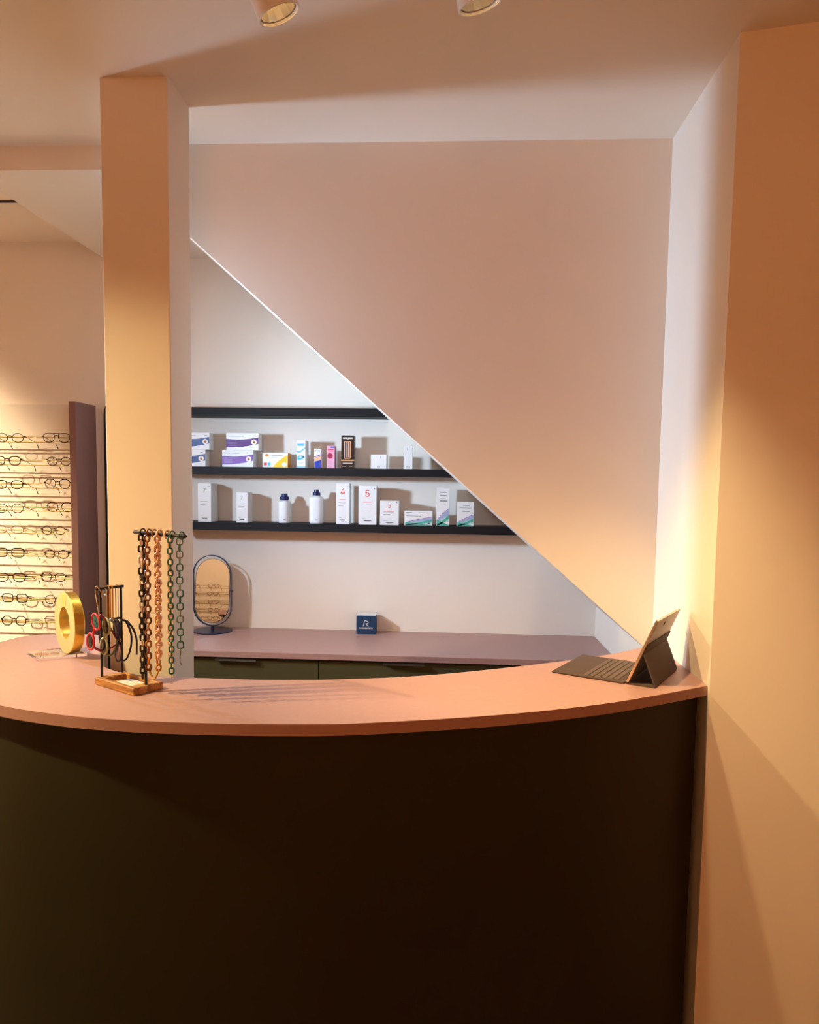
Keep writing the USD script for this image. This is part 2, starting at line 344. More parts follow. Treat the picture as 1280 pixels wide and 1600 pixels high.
def skin(curve, inset, thick, z0, z1):
    line = LineString(curve)
    a, b = line.buffer(inset+thick), line.buffer(inset)
    return prism(a.difference(b).intersection(top_poly.buffer(-inset*.5)).intersection(room).buffer(-.0008), z0, z1)
body = top_poly.buffer(-.030)
shell = body.difference(body.buffer(-.018))
big = shell.union(LineString(so).buffer(.048).difference(LineString(so).buffer(.030)).intersection(top_poly).intersection(sbox(.5, 1.7, XR, 2.2)))
front = LineString(so).buffer(.05, cap_style='flat').intersection(big)
front = max(getattr(front, 'geoms', [front]), key=lambda g: g.area)
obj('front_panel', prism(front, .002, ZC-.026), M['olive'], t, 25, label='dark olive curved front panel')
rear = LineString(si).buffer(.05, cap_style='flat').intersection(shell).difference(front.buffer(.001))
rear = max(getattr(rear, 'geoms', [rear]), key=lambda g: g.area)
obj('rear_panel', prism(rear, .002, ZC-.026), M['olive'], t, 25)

# ------------------------------------------------------------------ back counter with drawers
YC = 2.9545
t = thing('back_counter', 'low cabinet with pink top and olive drawers under the shelves', 'cabinet')
obj('worktop', bx(-1.27, XR-.001, YC, YB-.001, .8745, .90, .0012), M['pink'], t)
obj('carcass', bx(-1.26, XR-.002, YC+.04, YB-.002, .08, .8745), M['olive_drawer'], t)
obj('plinth', bx(-1.25, XR-.003, YC+.07, YB-.01, 0, .08), M['black'], t)
xs = [-1.25, -.5358, .1648, XR-.003]
for i in range(3):
    for z0, z1 in ((.635, .866), (.36, .631), (.084, .356)):
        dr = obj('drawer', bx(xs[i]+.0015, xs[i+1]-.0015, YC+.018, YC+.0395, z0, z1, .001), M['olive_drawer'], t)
        cx = (xs[i]+xs[i+1])/2 if i != 1 else -.183
        if i == 0: cx = -.877
        hw = .085
        obj('pull', cat([bx(cx-hw, cx+hw, YC-.002, YC+.03, z1+.0002, z1+.002), bx(cx-hw, cx+hw, YC-.004, YC-.002, z1-.006, z1+.002)]), M['steel'], dr)

# ------------------------------------------------------------------ wall shelves (their right ends run into the sloping soffit)
def xsof(z): return XS + (HL - z)/DS
for z1, th, lab in ((1.929, .037, 'top black wall shelf, empty and shortest, under the sloping soffit'), (1.6625, .035, 'middle black wall shelf carrying coloured boxes'), (1.410, .0357, 'bottom black wall shelf carrying numbered boxes and bottles')):
    z0 = z1-th
    tag(obj('wall_shelf', xz_prism([(-1.262, z0), (xsof(z0)-.001, z0), (xsof(z1)-.001, z1), (-1.262, z1)], 3.32, YB-.0005), M['shelf']), lab, 'shelf')

# ------------------------------------------------------------------ boxes on the shelves
def flat(poly, th=.0003):
    """A print lying on the front face: polygon in metres (x right, y up), a hair proud of y = 0."""
    return xz_prism(poly, -th, -.00002)
def text(s, h, x, z, bold=False, center=True, stretch=1.0):
    m = meshkit.text_mesh(s, h, .0003, bold); v = m.vertices.copy()
    v[:, 0] *= stretch
    w0, w1 = v[:, 0].min(), v[:, 0].max(); ox = x-(w0+w1)/2 if center else x-w0
    m.vertices = np.stack([v[:, 0]+ox, -v[:, 2]-.00002, v[:, 1]+z], 1); return m
def dash(x0, x1, z, h=.0012): return sbox(x0, z, x1, z+h)
def lines(spec): return cat([flat(dash(a, b, z, h)) for a, b, z, h in spec])
def carton(label, x0, x1, z, h, depth, y=3.335, m='card', rotz=0.0, name='carton', side=None):
    w = x1-x0
    t = thing(name, label, 'box', (x0, y, z), rotz)
    obj('body', bx(0, w, 0, depth, 0, h, .0006), M[m], t)
    if side: obj('side_print', bx(w+.00002, w+.0003, .002, depth-.002, .002, h-.002), M[side], t)
    return t, w, h
def band(w, a0, a1, b0, b1, sag):
    x = np.linspace(0, w, 14); u = x/w
    topc = a0 + (a1-a0)*u**2.2 - sag*np.sin(np.pi*u)*.6
    bot = b0 + (b1-b0)*u**2.2
    return Polygon(np.vstack([np.stack([x, topc], 1), np.stack([x, bot], 1)[::-1]]))
Z2, Z3 = 1.6626, 1.4101
def medicine(label, x0, x1, z, col, line):
    h = .0765
    t, w, h = carton(label, x0, x1, z, h, .058)
    obj('band_print', flat(band(w-.001, .050, .058, .011, .028, .007)), M[col], t)
    c = Point(w*.86, h*.47)
    r = obj('round_print', flat(c.buffer(.0125), .0005), M['card'], t)
    obj('eye_print', flat(affinity.scale(c.buffer(.006), 1, 1.15), .0007), M['orange'], r); obj('pupil_print', flat(Point(w*.86, h*.45).buffer(.003), .0009), M['dark_ink'], r)
    obj('fine_print', lines([(w*.10, w*.55, h*.80, .0022), (w*.84, w*.92, h*.82, .003)]), M['grey_ink'], t)
    obj('band_text', cat([xz_prism(dash(w*.06, w*.33, z_, .0014), -.0006, -.00031) for z_ in (h*.52, h*.43, h*.34, h*.24)]), M[line], t)
medicine('white box with blue wave, half hidden by the column, lower of the two blue boxes', -1.262, -1.1251, Z2, 'blue', 'sky')
medicine('white box with blue wave, stacked on the other blue box beside the column', -1.2448, -1.1058, Z2+.0767, 'blue', 'sky')
medicine('white box with pale violet wave, under the darker purple box', -1.0472, -.905, Z2, 'lilac', 'haze')
medicine('white box with dark purple wave, on top of the violet box', -1.0283, -.8795, Z2+.0767, 'purple', 'lilac')
# yellow and white box
t, w, h = carton('white and yellow flat box right of the purple boxes', -.8612, -.7451, Z2, .0669, .065, side='orange')
x = np.linspace(.42*w, w-.001, 10)
obj('yellow_print', flat(Polygon([(w-.001, .001)] + [(.42*w, .001)] + [(a, .001+(h*.86)*((a-.42*w)/(.58*w))**.7) for a in x])), M['yellow'], t)
obj('red_square', flat(sbox(.05*w, .12*h, .17*w, .33*h)), M['red'], t); obj('blue_square', flat(sbox(.20*w, .12*h, .31*w, .33*h)), M['cyan'], t)
obj('emblem_print', flat(affinity.scale(Point(.17*w, .82*h).buffer(.007), 1.25, .9)), M['orange'], t)
obj('fine_print', lines([(.34*w, .80*w, .80*h, .002), (.34*w, .6*w, .66*h, .0012), (.05*w, .31*w, .06*h, .002)]), M['grey_ink'], t)
obj('round_print', flat(Point(.86*w, .20*h).buffer(.0105), .0005), M['card'], t)
# tall eye-drop box
t, w, h = carton('tall white and light blue box with an eye printed on it', -.7047, -.6646, Z2, .1233, .075)
obj('blue_heading', flat(sbox(.08*w, .80*h, .90*w, .86*h)), M['cyan'], t); obj('violet_heading', flat(sbox(.08*w, .87*h, .90*w, .91*h)), M['haze'], t)
obj('wave_print', flat(Polygon([(.02*w, .60*h), (.4*w, .62*h), (.98*w, .76*h), (.98*w, .70*h), (.5*w, .57*h), (.02*w, .52*h)])), M['sky'], t)
e = obj('eye_print', flat(Polygon([(.08*w, .40*h), (.3*w, .45*h), (.6*w, .45*h), (.92*w, .37*h), (.7*w, .33*h), (.5*w, .30*h), (.1*w, .28*h)])), M['cyan'], t)
obj('iris_print', flat(Point(.42*w, .385*h).buffer(.005), .0006), M['card'], e); obj('lash_print', flat(Polygon([(.5*w, .45*h), (.75*w, .44*h), (.92*w, .37*h), (.7*w, .385*h)]), .0006), M['dark_ink'], e)
obj('fine_print', lines([(.15*w, .8*w, .20*h, .0012), (.15*w, .7*w, .15*h, .0012)]), M['grey_ink'], t)
obj('foot_print', flat(sbox(.02*w, .005*h, .98*w, .05*h)), M['sky'], t)
# small dark-blue box
t, w, h = carton('small white and dark blue box, shortest between the eye box and pink box', -.6243, -.5931, Z2, .0873, .035)
obj('blue_print', flat(Polygon([(.02*w, .01*h), (.98*w, .01*h), (.98*w, .42*h), (.02*w, .33*h)])), M['deepblue'], t)
obj('peach_print', flat(Polygon([(.02*w, .34*h), (.98*w, .43*h), (.98*w, .66*h), (.02*w, .54*h)])), M['skin'], t)
obj('violet_line', flat(Polygon([(.02*w, .55*h), (.98*w, .67*h), (.98*w, .72*h), (.02*w, .59*h)])), M['deepblue'], t)
obj('fine_print', lines([(.15*w, .85*w, .86*h, .004), (.15*w, .7*w, .77*h, .0012)]), M['dark_ink'], t)
# pink box
t, w, h = carton('narrow pink box with a round crimson print', -.5666, -.5316, Z2, .1004, .05, m='rose')
obj('round_print', flat(Point(.40*w, .55*h).buffer(.0128)), M['crimson'], t)
obj('centre_print', flat(Point(.40*w, .55*h).buffer(.005), .0006), M['dark_ink'], t)
obj('blue_label', flat(sbox(.45*w, .91*h, .97*w, .97*h)), M['deepblue'], t)
obj('heading_print', lines([(.1*w, .85*w, .82*h, .004), (.1*w, .78*w, .75*h, .004)]), M['crimson'], t)
obj('fine_print', lines([(.1*w, .6*w, .32*h, .001), (.1*w, .7*w, .26*h, .001), (.1*w, .6*w, .2*h, .001), (.1*w, .7*w, .05*h, .001)]), M['grey_ink'], t)
# black box
t, w, h = carton('tall black box with a copper framed window', -.5017, -.4442, Z2, .1474, .05, m='blackcard')
rr = sbox(.22*w, .29*h, .70*w, .81*h); rr = sbox(.24*w+.004, .30*h+.004, .72*w-.004, .82*h-.004).buffer(.004)
obj('window_frame', flat(rr.buffer(.0012).difference(rr.buffer(-.0022))), M['copper'], t)
obj('window_print', flat(rr.buffer(-.0022)), M['dark_ink'], t)
obj('applicator_print', flat(sbox(.40*w, .34*h, .48*w, .80*h), .0006), M['steel'], t); obj('applicator_print', flat(sbox(.53*w, .34*h, .60*w, .80*h), .0006), M['copper'], t)
obj('ribbon', cat([bx(-.0012, w+.001, -.0012, .05, .225*h, .265*h)]), M['copper'], t)
obj('fine_print', lines([(.12*w, .46*w, .90*h, .006), (.50*w, .88*w, .90*h, .006), (.44*w, .56*w, .87*h, .0015), (.12*w, .88*w, .15*h, .003), (.1*w, .4*w, .06*h, .002), (.6*w, .88*w, .06*h, .002)]), M['card'], t)
# small white cube box and slim box
t, w, h = carton('small plain white cube box on the middle shelf', -.3671, -.2974, Z2, .0640, .06)
obj('fine_print', lines([(.2*w, .215*w, .70*h, .012), (.62*w, .635*w, .70*h, .012), (.4*w, .6*w, .1*h, .0025)]), M['dark_ink'], t)
t, w, h = carton('slim white box at the right end of the middle shelf', -.2193, -.1798, Z2, .105, .035)
obj('fine_print', lines([(.40*w, .44*w, .80*h, .012), (.3*w, .75*w, .08*h, .002), (.8*w, .9*w, .92*h, .003)]), M['dark_ink'], t)

def digit_box(label, x0, x1, h, depth, digit, dh, ink, sub, cx=.5, dy=.80):
    t, w, h = carton(label, x0, x1, Z3, h, depth)
    obj('digit_print', text(digit, dh, cx*w, dy*h-dh*.5), M[ink], t)
    if sub: obj('heading_print', lines([(.25*w, .75*w, dy*h-dh*1.35, .003)]), M[sub], t)
    obj('fine_print', lines([(.18*w, .72*w, .53*h, .0016), (.18*w, .55*w, .44*h, .0016), (.18*w, .4*w, .17*h, .001), (.84*w, .92*w, .91*h, .004)]), M['grey_ink'], t)
    obj('maker_print', lines([(.30*w, .72*w, .095*h, .003), (.38*w, .64*w, .075*h, .0015)]), M['dark_ink'], t)
    return t
digit_box('largest white box marked 7, beside the column on the bottom shelf', -1.1619, -1.1003, .176, .10, '7', .020, 'green_ink', None, .5, .82)
digit_box('smaller white box marked 7, left of the two bottles', -.9833, -.931, .1375, .085, '7', .014, 'grey_ink', None, .48, .82)
digit_box('tall narrow white box with a red 4', -.5239, -.4625, .185, .06, '4', .028, 'red_ink', 'pink_ink', .5, .80)
digit_box('tall white box with a large red 5', -.4216, -.3401, .1765, .06, '5', .030, 'red_ink', 'pink_ink', .5, .80)
digit_box('short white box with a small red 5', -.3235, -.2384, .1095, .06, '5', .019, 'red_ink', 'pink_ink', .5, .79)
# flat bottles
def bottle(label, x0, x1, hb, cap0, cap1, ch):
    w = x1-x0; t = thing('lotion_bottle', label, 'bottle', (x0+w/2+.01, 3.385, Z3))
    rx, ry = w/2, .034
    sec = affinity.scale(Point(0, 0).buffer(1, quad_segs=8), rx, ry)
    rings = [(0, .92), (.003, .985), (.008, 1), (hb*.93, 1), (hb*.975, .96), (hb, .84), (hb+.004, .55), (hb+.006, .50)]
    th = np.linspace(0, 2*np.pi, 40, endpoint=False); V = []; F = []
    pw = lambda c: np.sign(c)*np.abs(c)**.75
    for z_, s in rings:
        rxx, ryy = (rx*s, ry*s) if z_ <= hb else (rx*s, max(rx*s, ry*s*.7))
        V += [(rxx*pw(np.cos(a)), ryy*pw(np.sin(a)), z_) for a in th]
    for i in range(len(rings)-1):
        for j in range(40):
            l = (j+1) % 40; F += [[i*40+j, i*40+l, (i+1)*40+l], [i*40+j, (i+1)*40+l, (i+1)*40+j]]
    V.append((0, 0, 0)); F += [[len(V)-1, (j+1) % 40, j] for j in range(40)]
    V.append((0, 0, rings[-1][0])); b = (len(rings)-1)*40; F += [[len(V)-1, b+j, b+(j+1) % 40] for j in range(40)]
    obj('body', trimesh.Trimesh(np.array(V), np.array(F), process=False), M['bottle'], t, 40)
    z0 = hb+.0055; r = (cap1-cap0)/2
    cp = obj('cap', lathe([(0, z0), (r*.96, z0), (r, z0+.001), (r, z0+ch*.5), (r*.9, z0+ch*.55), (r*.72, z0+ch*.60), (r*.66, z0+ch), (0, z0+ch)], sections=28), M['cap'], t, 30)
    obj('cap_rib', cat([orient(bx(-.0012, .0012, -.0015, .0015, z0+.001, z0+ch*.48), frame_z((0, 0, 1)) @ trimesh.transformations.rotation_matrix(a, [0, 0, 1])[:3, :3], (r*math.sin(a), -r*math.cos(a), 0)) for a in np.linspace(-1.4, 1.4, 9)]), M['cap'], cp)
    obj('spout_groove', bx(-.0012, .0012, -r*.72, -r*.55, z0+ch*.6, z0+ch*.98), M['navy'], cp)
    obj('maker_print', xz_prism(dash(.001, .012, hb*.16, .003), -ry-.0004, -ry+.0006), M['grey_ink'], t)
bottle('smaller white bottle with a dark blue cap', -.8072, -.7549, .100, -.7974, -.7577, .028)
bottle('larger white bottle with a dark blue cap', -.6639, -.6007, .1212, -.6455, -.6127, .028)
# wave boxes
def wave_box(label, x0, x1, h, depth, q):
    t, w, h = carton(label, x0, x1, Z3, h, depth)
    x = np.linspace(.03*w, .98*w, 16); u = (x-x[0])/(x[-1]-x[0])
    top_ = q*(.28+.72*u**.75)*h; 
    def strip(lo, hi, th=.0003): return flat(Polygon(np.vstack([np.stack([x, lo], 1), np.stack([x, hi], 1)[::-1]])), th)
    obj('haze_print', strip(top_*.62, top_), M['haze'], t)
    obj('mint_print', strip(top_*.25+.001, top_*.62, .0003), M['mint'], t)
    obj('teal_print', strip(np.maximum(top_*.42*u+.001, .001), top_*.62*u**.8+.004, .0005), M['teal'], t)
    obj('teal_print', strip(.001+0*u, q*h*(.34-.30*u)+.0012, .0005), M['teal'], t)
    obj('magenta_line', strip(top_, top_+.0016), M['magenta'], t)
    return t, w, h
t, w, h = wave_box('low wide white box with a teal wave', -.2123, -.0866, .0665, .05, .60)
obj('fine_print', lines([(.06*w, .28*w, .86*h, .002), (.50*w, .84*w, .86*h, .002), (.05*w, .6*w, .64*h, .0016), (.84*w, .91*w, .12*h, .005)]), M['dark_ink'], t)
t, w, h = wave_box('tall narrow white box with a teal wave', -.0684, -.0102, .174, .06, .46)
obj('fine_print', lines([(.26*w, .8*w, .86*h, .003), (.22*w, .75*w, .775*h, .004), (.26*w, .7*w, .71*h, .002), (.22*w, .76*w, .63*h, .006), (.25*w, .7*w, .57*h, .0015)]), M['grey_ink'], t)
t, w, h = wave_box('medium white box with a teal wave, last on the bottom shelf', .0238, .099, .1095, .05, .48)
obj('fine_print', lines([(.35*w, .75*w, .84*h, .003), (.15*w, .85*w, .74*h, .002), (.32*w, .78*w, .60*h, .002)]), M['grey_ink'], t)

# ------------------------------------------------------------------ things on the back counter
t, w, h = carton('small petrol blue cube with a white letter R logo', -.4310, -.3402, .9002, .0870, .072, y=3.368, m='tealcard', name='logo_cube')
obj('top_card', bx(.001, w-.001, .001, .071, .0870, .0876), M['card'], t, label='pale top face')
lg = LineString([(.36*w, .44*h), (.42*w, .72*h), (.44*w, .735*h), (.58*w, .68*h), (.615*w, .62*h), (.57*w, .57*h), (.49*w, .555*h), (.62*w, .43*h)]).buffer(.0017)
obj('letter_print', flat(lg), M['card'], t)
obj('name_print', text('RODENSTOCK', .0068, .5*w, .285*h, bold=True, stretch=.98), M['card'], t)

# oval table mirror
t = thing('table_mirror', 'oval navy framed table mirror on a round base', 'mirror', (-1.1025, 3.352, .9002))
def stadium(hw, hh, n=16):
    a = np.linspace(0, np.pi, n); c = hh-hw
    return np.vstack([np.stack([hw*np.cos(a), c+hw*np.sin(a)], 1), np.stack([-hw*np.cos(a), -c-hw*np.sin(a)], 1)])
obj('base', lathe([(0, 0), (.089, 0), (.090, .001), (.090, .004), (.089, .005), (0, .005)], sections=48), M['navy'], t, 30)
obj('stem', tube([(0, 0, .005), (0, 0, .028)], .0065, 14), M['navy'], t, 40)
cz = .190; s = stadium(.0895, .1655)
ring = []
for dx_, yy in ((0, 0),):
    so_ = stadium(.0905, .1665); si_ = stadium(.0868, .1628)
    ring = xz_prism(Polygon(so_, [si_]), -.007, .007)
ring.apply_translation([0, 0, cz]); obj('frame', ring, M['navy'], t, 30)
tilt = math.radians(7.4)
Rt = trimesh.transformations.rotation_matrix(-tilt, [1, 0, 0])[:3, :3] @ trimesh.transformations.rotation_matrix(math.radians(0.0), [0, 0, 1])[:3, :3]
g = xz_prism(Polygon(stadium(.0795, .1475)), -.001, .001); obj('glass', orient(g, Rt, (0, 0, cz)), M['mirror'], t, label='tilted mirror glass')
obj('glass_rim', orient(xz_prism(Polygon(stadium(.0812, .1492), [stadium(.0796, .1476)]), -.0022, .003), Rt, (0, 0, cz)), M['navy'], t, 30)
for sx in (-1, 1):
    obj('pivot', cat([tube([(sx*.0812, 0, cz), (sx*.088, 0, cz)], .002, 8), tube([(sx*.0905, 0, cz), (sx*.097, 0, cz)], .004, 10)]), M['navy'], t, 40)

# tall dark framed mirror on the back wall, mostly hidden by the column
t = thing('wall_mirror', 'tall round-topped dark framed wall mirror almost hidden behind the column', 'mirror', (-1.462, YB, 0))
def arch(hw, z0, z1, n=10, r=.10):
    p = sbox(-hw, z0, hw, z1); return p.buffer(-r).buffer(r, quad_segs=8)
a0, a1 = arch(.182, .55, 2.00), arch(.170, .562, 1.988, r=.09)
obj('frame', xz_prism(a0.difference(a1), -.024, -.0005), M['black'], t, 30); obj('glass', xz_prism(a1, -.010, -.001), M['mirror'], t)

# ------------------------------------------------------------------ eyeglass rack
def rack(label, loc, rotz, x0, x1, zs, ztop, zbot, name='eyeglass_rack', right_panel=True):
    """Local: wall at y = 0, room towards -y; x0..x1 board, side panel beyond x1."""
    t = thing(name, label, 'rack', loc, rotz)
    obj('backboard', bx(x0, x1, -.026, -.0005, zbot, ztop, .001), M['board'], t)
    obj('side_panel', bx(x1, x1+.031, -.191, -.0005, zbot-.03, ztop, .001), M['mauve'], t, label='mauve side panel')
    obj('side_panel', bx(x0-.031, x0, -.191, -.0005, zbot-.03, ztop, .001), M['mauve'], t)
    for zz in zs:
        for (yy, dz) in ((-.156, 0), (-.090, -.0188)):
            obj('rod', tube([(x0, yy, zz+dz), (x1, yy, zz+dz)], .0030, 10), M['brass'], t, 40)
    return t
zs = [1.784-.1062*i for i in range(9)]
rack('brass rod eyeglass rack on the back wall at the left edge', (0, YB, 0), 0, -2.95, -1.7235, zs + [.828], 1.9445, .70)
rack('second eyeglass rack behind the camera, seen in the table mirror', (-2.55, YFRONT, 0), 180, -.95, .95, [1.70-.094*i for i in range(8)], 2.45, .80)

def outline(kind, w, h, n=32):
    a = np.linspace(0, 2*np.pi, n, endpoint=False); c, s = np.cos(a), np.sin(a)
    if kind == 'round': e = 1.0
    elif kind == 'panto': e = .82
    elif kind == 'square': e = .55
    elif kind == 'octagon': e = .72
    else: e = .7
    x = np.sign(c)*np.abs(c)**e; z = np.sign(s)*np.abs(s)**e
    if kind == 'panto': x = x*(1+.10*z)
    if kind == 'aviator': x = x*(1+.16*z); z = z*.95 + .0; x = x - .10*(1-z)*.0
    if kind == 'octagon':
        k = 8; aa = (np.arange(k)+.5)*2*np.pi/k; p = np.stack([np.cos(aa), np.sin(aa)], 1)/math.cos(np.pi/k)
        q = spline(p, 4, True); q = .75*np.array([p[i//4]*(1-(i % 4)/4)+p[(i//4+1) % k]*((i % 4)/4) for i in range(32)]) + .25*q
        x, z = np.clip(q[:, 0], -1, 1), np.clip(q[:, 1], -1, 1)
    return np.stack([x*w/2, z*h/2], 1)
def eyeglasses(label, loc, kind, w, h, m, r=.0014, yaw=0.0, group=None, thick_temple=.0016):
    """Frame front in the local xz plane at y = 0, temples running back (+y); origin between the lenses at the rod."""
    t = thing('eyeglasses', label, 'eyeglasses', loc, yaw, group)
    lw = w*.415; cx = w/2-lw/2
    ob = outline(kind, lw, h)
    for s in (-1, 1):
        o = ob.copy(); o[:, 0] *= -s if kind in ('aviator',) else 1
        if kind == 'aviator': o[:, 0] += -s*.0025*(o[:, 1]/h)
        p = np.stack([o[:, 0]+s*cx, np.zeros(len(o)), o[:, 1]], 1)
        obj('rim', tube(p, r, 6, True), M[m], t, 60)
        obj('lens', (np.vstack([p, [[s*cx, 0, 0]]]), np.array([[len(p), i, (i+1) % len(p)] for i in range(len(p))])), M['lens'], t)
    g = cx-lw/2
    bz = h*.16
    br = [(-g-.001, 0, bz-.001), (-g*.5, -.001, bz+.003), (g*.5, -.001, bz+.003), (g+.001, 0, bz-.001)]
    bm = tube(spline(br, 4), r*1.05, 6)
    if kind == 'aviator': bm = cat([bm, tube([(-g*1.6, 0, h*.46), (g*1.6, 0, h*.46)], r*.9, 6)])
    obj('bridge', bm, M[m], t, 60)
    for s in (-1, 1):
        hx = s*(w/2)
        obj('temple', tube(spline([(hx-s*.001, 0, h*.18), (hx+s*.006, .001, h*.18), (hx+s*.008, .008, h*.17), (hx+s*.006, .045, -.0035), (hx+s*.004, .080, -.0135), (hx+s*.003, .104, -.019), (hx, .124, -.044)], 4),
                           np.interp(np.linspace(0, 1, 25), [0, .15, .3, .75, 1], [r*1.5, r*1.6, thick_temple*.8, thick_temple*.85, thick_temple*1.15]), 6), M[m], t, 60)
    return t
YG = YB-.156-.012
G = [(1, 'aviator', -1.7954, 1.7822, .1208, .0417, 'frame_brown', 'thin brown aviator eyeglasses'), (1, 'round', -2.0146, 1.780, .1275, .0403, 'frame_green', 'round dark green eyeglasses'),
     (2, 'round', -1.7861, 1.677, .1063, .0378, 'frame_brown', 'small round thin eyeglasses'), (2, 'panto', -2.0306, 1.6761, .1264, .0403, 'frame_wine', 'rounded wine brown eyeglasses'),
     (3, 'panto', -1.7954, 1.5743, .1139, .0409, 'frame_black', 'large lensed rounded black eyeglasses'), (3, 'panto', -2.0241, 1.5679, .1283, .0368, 'frame_black', 'thick black pantoscopic eyeglasses'),
     (4, 'panto', -1.7875, 1.4683, .1172, .0408, 'frame_wine', 'wide rounded wine coloured eyeglasses'), (4, 'round', -2.0259, 1.4593, .1315, .0396, 'frame_brown', 'round thin brown eyeglasses'),
     (5, 'round', -1.8195, 1.3604, .1072, .0361, 'frame_black', 'round black eyeglasses'), (5, 'octagon', -2.0304, 1.3618, .1351, .0343, 'frame_amber', 'amber angular eyeglasses'),
     (6, 'round', -1.8079, 1.2525, .1119, .0385, 'frame_brown', 'round brown eyeglasses'), (6, 'square', -2.0321, 1.2559, .1382, .0400, 'frame_black', 'squarish black eyeglasses'),
     (7, 'panto', -1.8257, 1.1451, .1123, .0375, 'frame_brown', 'rounded dark brown eyeglasses'), (7, 'panto', -2.0296, 1.140, .1387, .0385, 'frame_wine', 'dark red browline eyeglasses'),
     (8, 'round', -1.8087, 1.0411, .1154, .0412, 'frame_black', 'round black eyeglasses beside the gold ring'), (8, 'square', -2.0119, 1.0443, .1191, .0385, 'frame_black', 'wide rectangular black eyeglasses'),
     (9, 'square', -1.8103, .9460, .1146, .0330, 'frame_amber', 'thin pale amber eyeglasses'), (9, 'octagon', -2.0189, .9379, .1117, .0418, 'frame_black', 'angular black eyeglasses')]
ORD = ['top', 'second', 'third', 'fourth', 'fifth', 'sixth', 'seventh', 'eighth', 'ninth']
for row, kind, x, z, w, h, m, lab in G:
    side = 'right' if x > -1.9 else 'left'
    eyeglasses(f'{lab}, {side} pair on the {ORD[row-1]} row of the rack', (x, YG, z), kind, w, h, m, r=.0023 if m in ('frame_black', 'frame_wine') and side == 'left' else .0017, yaw=rnd.uniform(-1.5, 1.5))
# the pairs seen only as reflections
proto = None
for i in range(6):
    for j in range(6):
        loc = (-3.30+j*.27+rnd.uniform(-.015, .015), YFRONT+.168, 1.70-.094*i)
        lab = f'black eyeglasses, {["first", "second", "third", "fourth", "fifth", "sixth"][j]} from the left, {ORD[i]} row of the rear rack'
        if proto is None:
            proto = eyeglasses(lab, loc, 'panto', .125, .040, 'frame_black', r=.0019, yaw=180, group='eyeglasses reflected in the mirror')
        else:
            x = UsdGeom.Xform.Define(stage, numbered('/World/eyeglasses'))
            x.GetPrim().GetReferences().AddInternalReference(proto.GetPath())
            x.GetPrim().SetInstanceable(True)
            x.ClearXformOpOrder(); 
            ops = x.GetPrim()
            x.GetPrim().GetAttribute('xformOp:translate').Set(Gf.Vec3d(*loc)); x.GetPrim().GetAttribute('xformOp:rotateZ').Set(180.0)
            x.SetXformOpOrder([UsdGeom.XformOp(x.GetPrim().GetAttribute('xformOp:translate')), UsdGeom.XformOp(x.GetPrim().GetAttribute('xformOp:rotateZ'))])
            tag(x.GetPrim(), lab, 'eyeglasses', 'eyeglasses reflected in the mirror')

# ------------------------------------------------------------------ gold ring on a clear plate
t = thing('acrylic_plate', 'clear acrylic plate lying under the gold ring', 'plate', (-1.150, 2.066, ZC+.0002))
pl = Polygon([(-1.2414+1.150, 2.0802-2.066), (-1.1636+1.150, 2.0022-2.066), (-1.056+1.150, 2.0750-2.066), (-1.134+1.150, 2.152-2.066)])
obj('slab', prism(pl.buffer(-.004).buffer(.004), 0, .009), M['acrylic'], t, 30)
def oval(cx, cy, a, b): 
    th = np.linspace(0, 2*np.pi, 28, endpoint=False); return np.stack([cx+a*np.cos(th), cy+b*np.sin(th), np.full(28, .0098)], 1)
obj('engraving', tube(oval(-.028, -.018, .020, .011), .0006, 5, True), M['cord_ochre'], t); obj('engraving', tube(oval(.004, -.004, .012, .008), .0006, 5, True), M['cord_ochre'], t)
t = thing('gold_ring', 'upright gold ring ornament with a brighter seam at its top', 'ornament', (-1.1075, 2.0760, ZC+.0094), 0)
ro, ri = .0895, .0465
cz_ = ro
# the ring's axis points to the lower left of the picture, so its broad right flank shows
axis = np.array([-.70, -.714, 0]); axis /= np.linalg.norm(axis)
Rr = np.stack([np.cross([0, 0, 1.0], -axis), [0, 0, 1.0], axis], 1)
def washer(r0, r1, z0, z1, n=72, bev=.0008):
    return lathe([(r0, z0+bev), (r0+bev, z0), (r1-bev, z0), (r1, z0+bev), (r1, z1-bev), (r1-bev, z1), (r0+bev, z1), (r0, z1-bev), (r0, z0+bev)], sections=n)
obj('ring', orient(washer(ri, ro, -.0135, .0134), Rr, (0, 0, cz_)), M['gold'], t, 30)
obj('face_plate', orient(washer(ri, ro-.0006, .01345, .0142), Rr, (0, 0, cz_)), M['gold_face'], t, 30, label='flat matt gold front face')
seam = prism(sbox(-.0125, ri+.001, .0125, ro-.003), .0143, .0148); obj('seam', orient(seam, Rr, (0, 0, cz_)), M['gold'], t, label='brighter gold strip at the top')

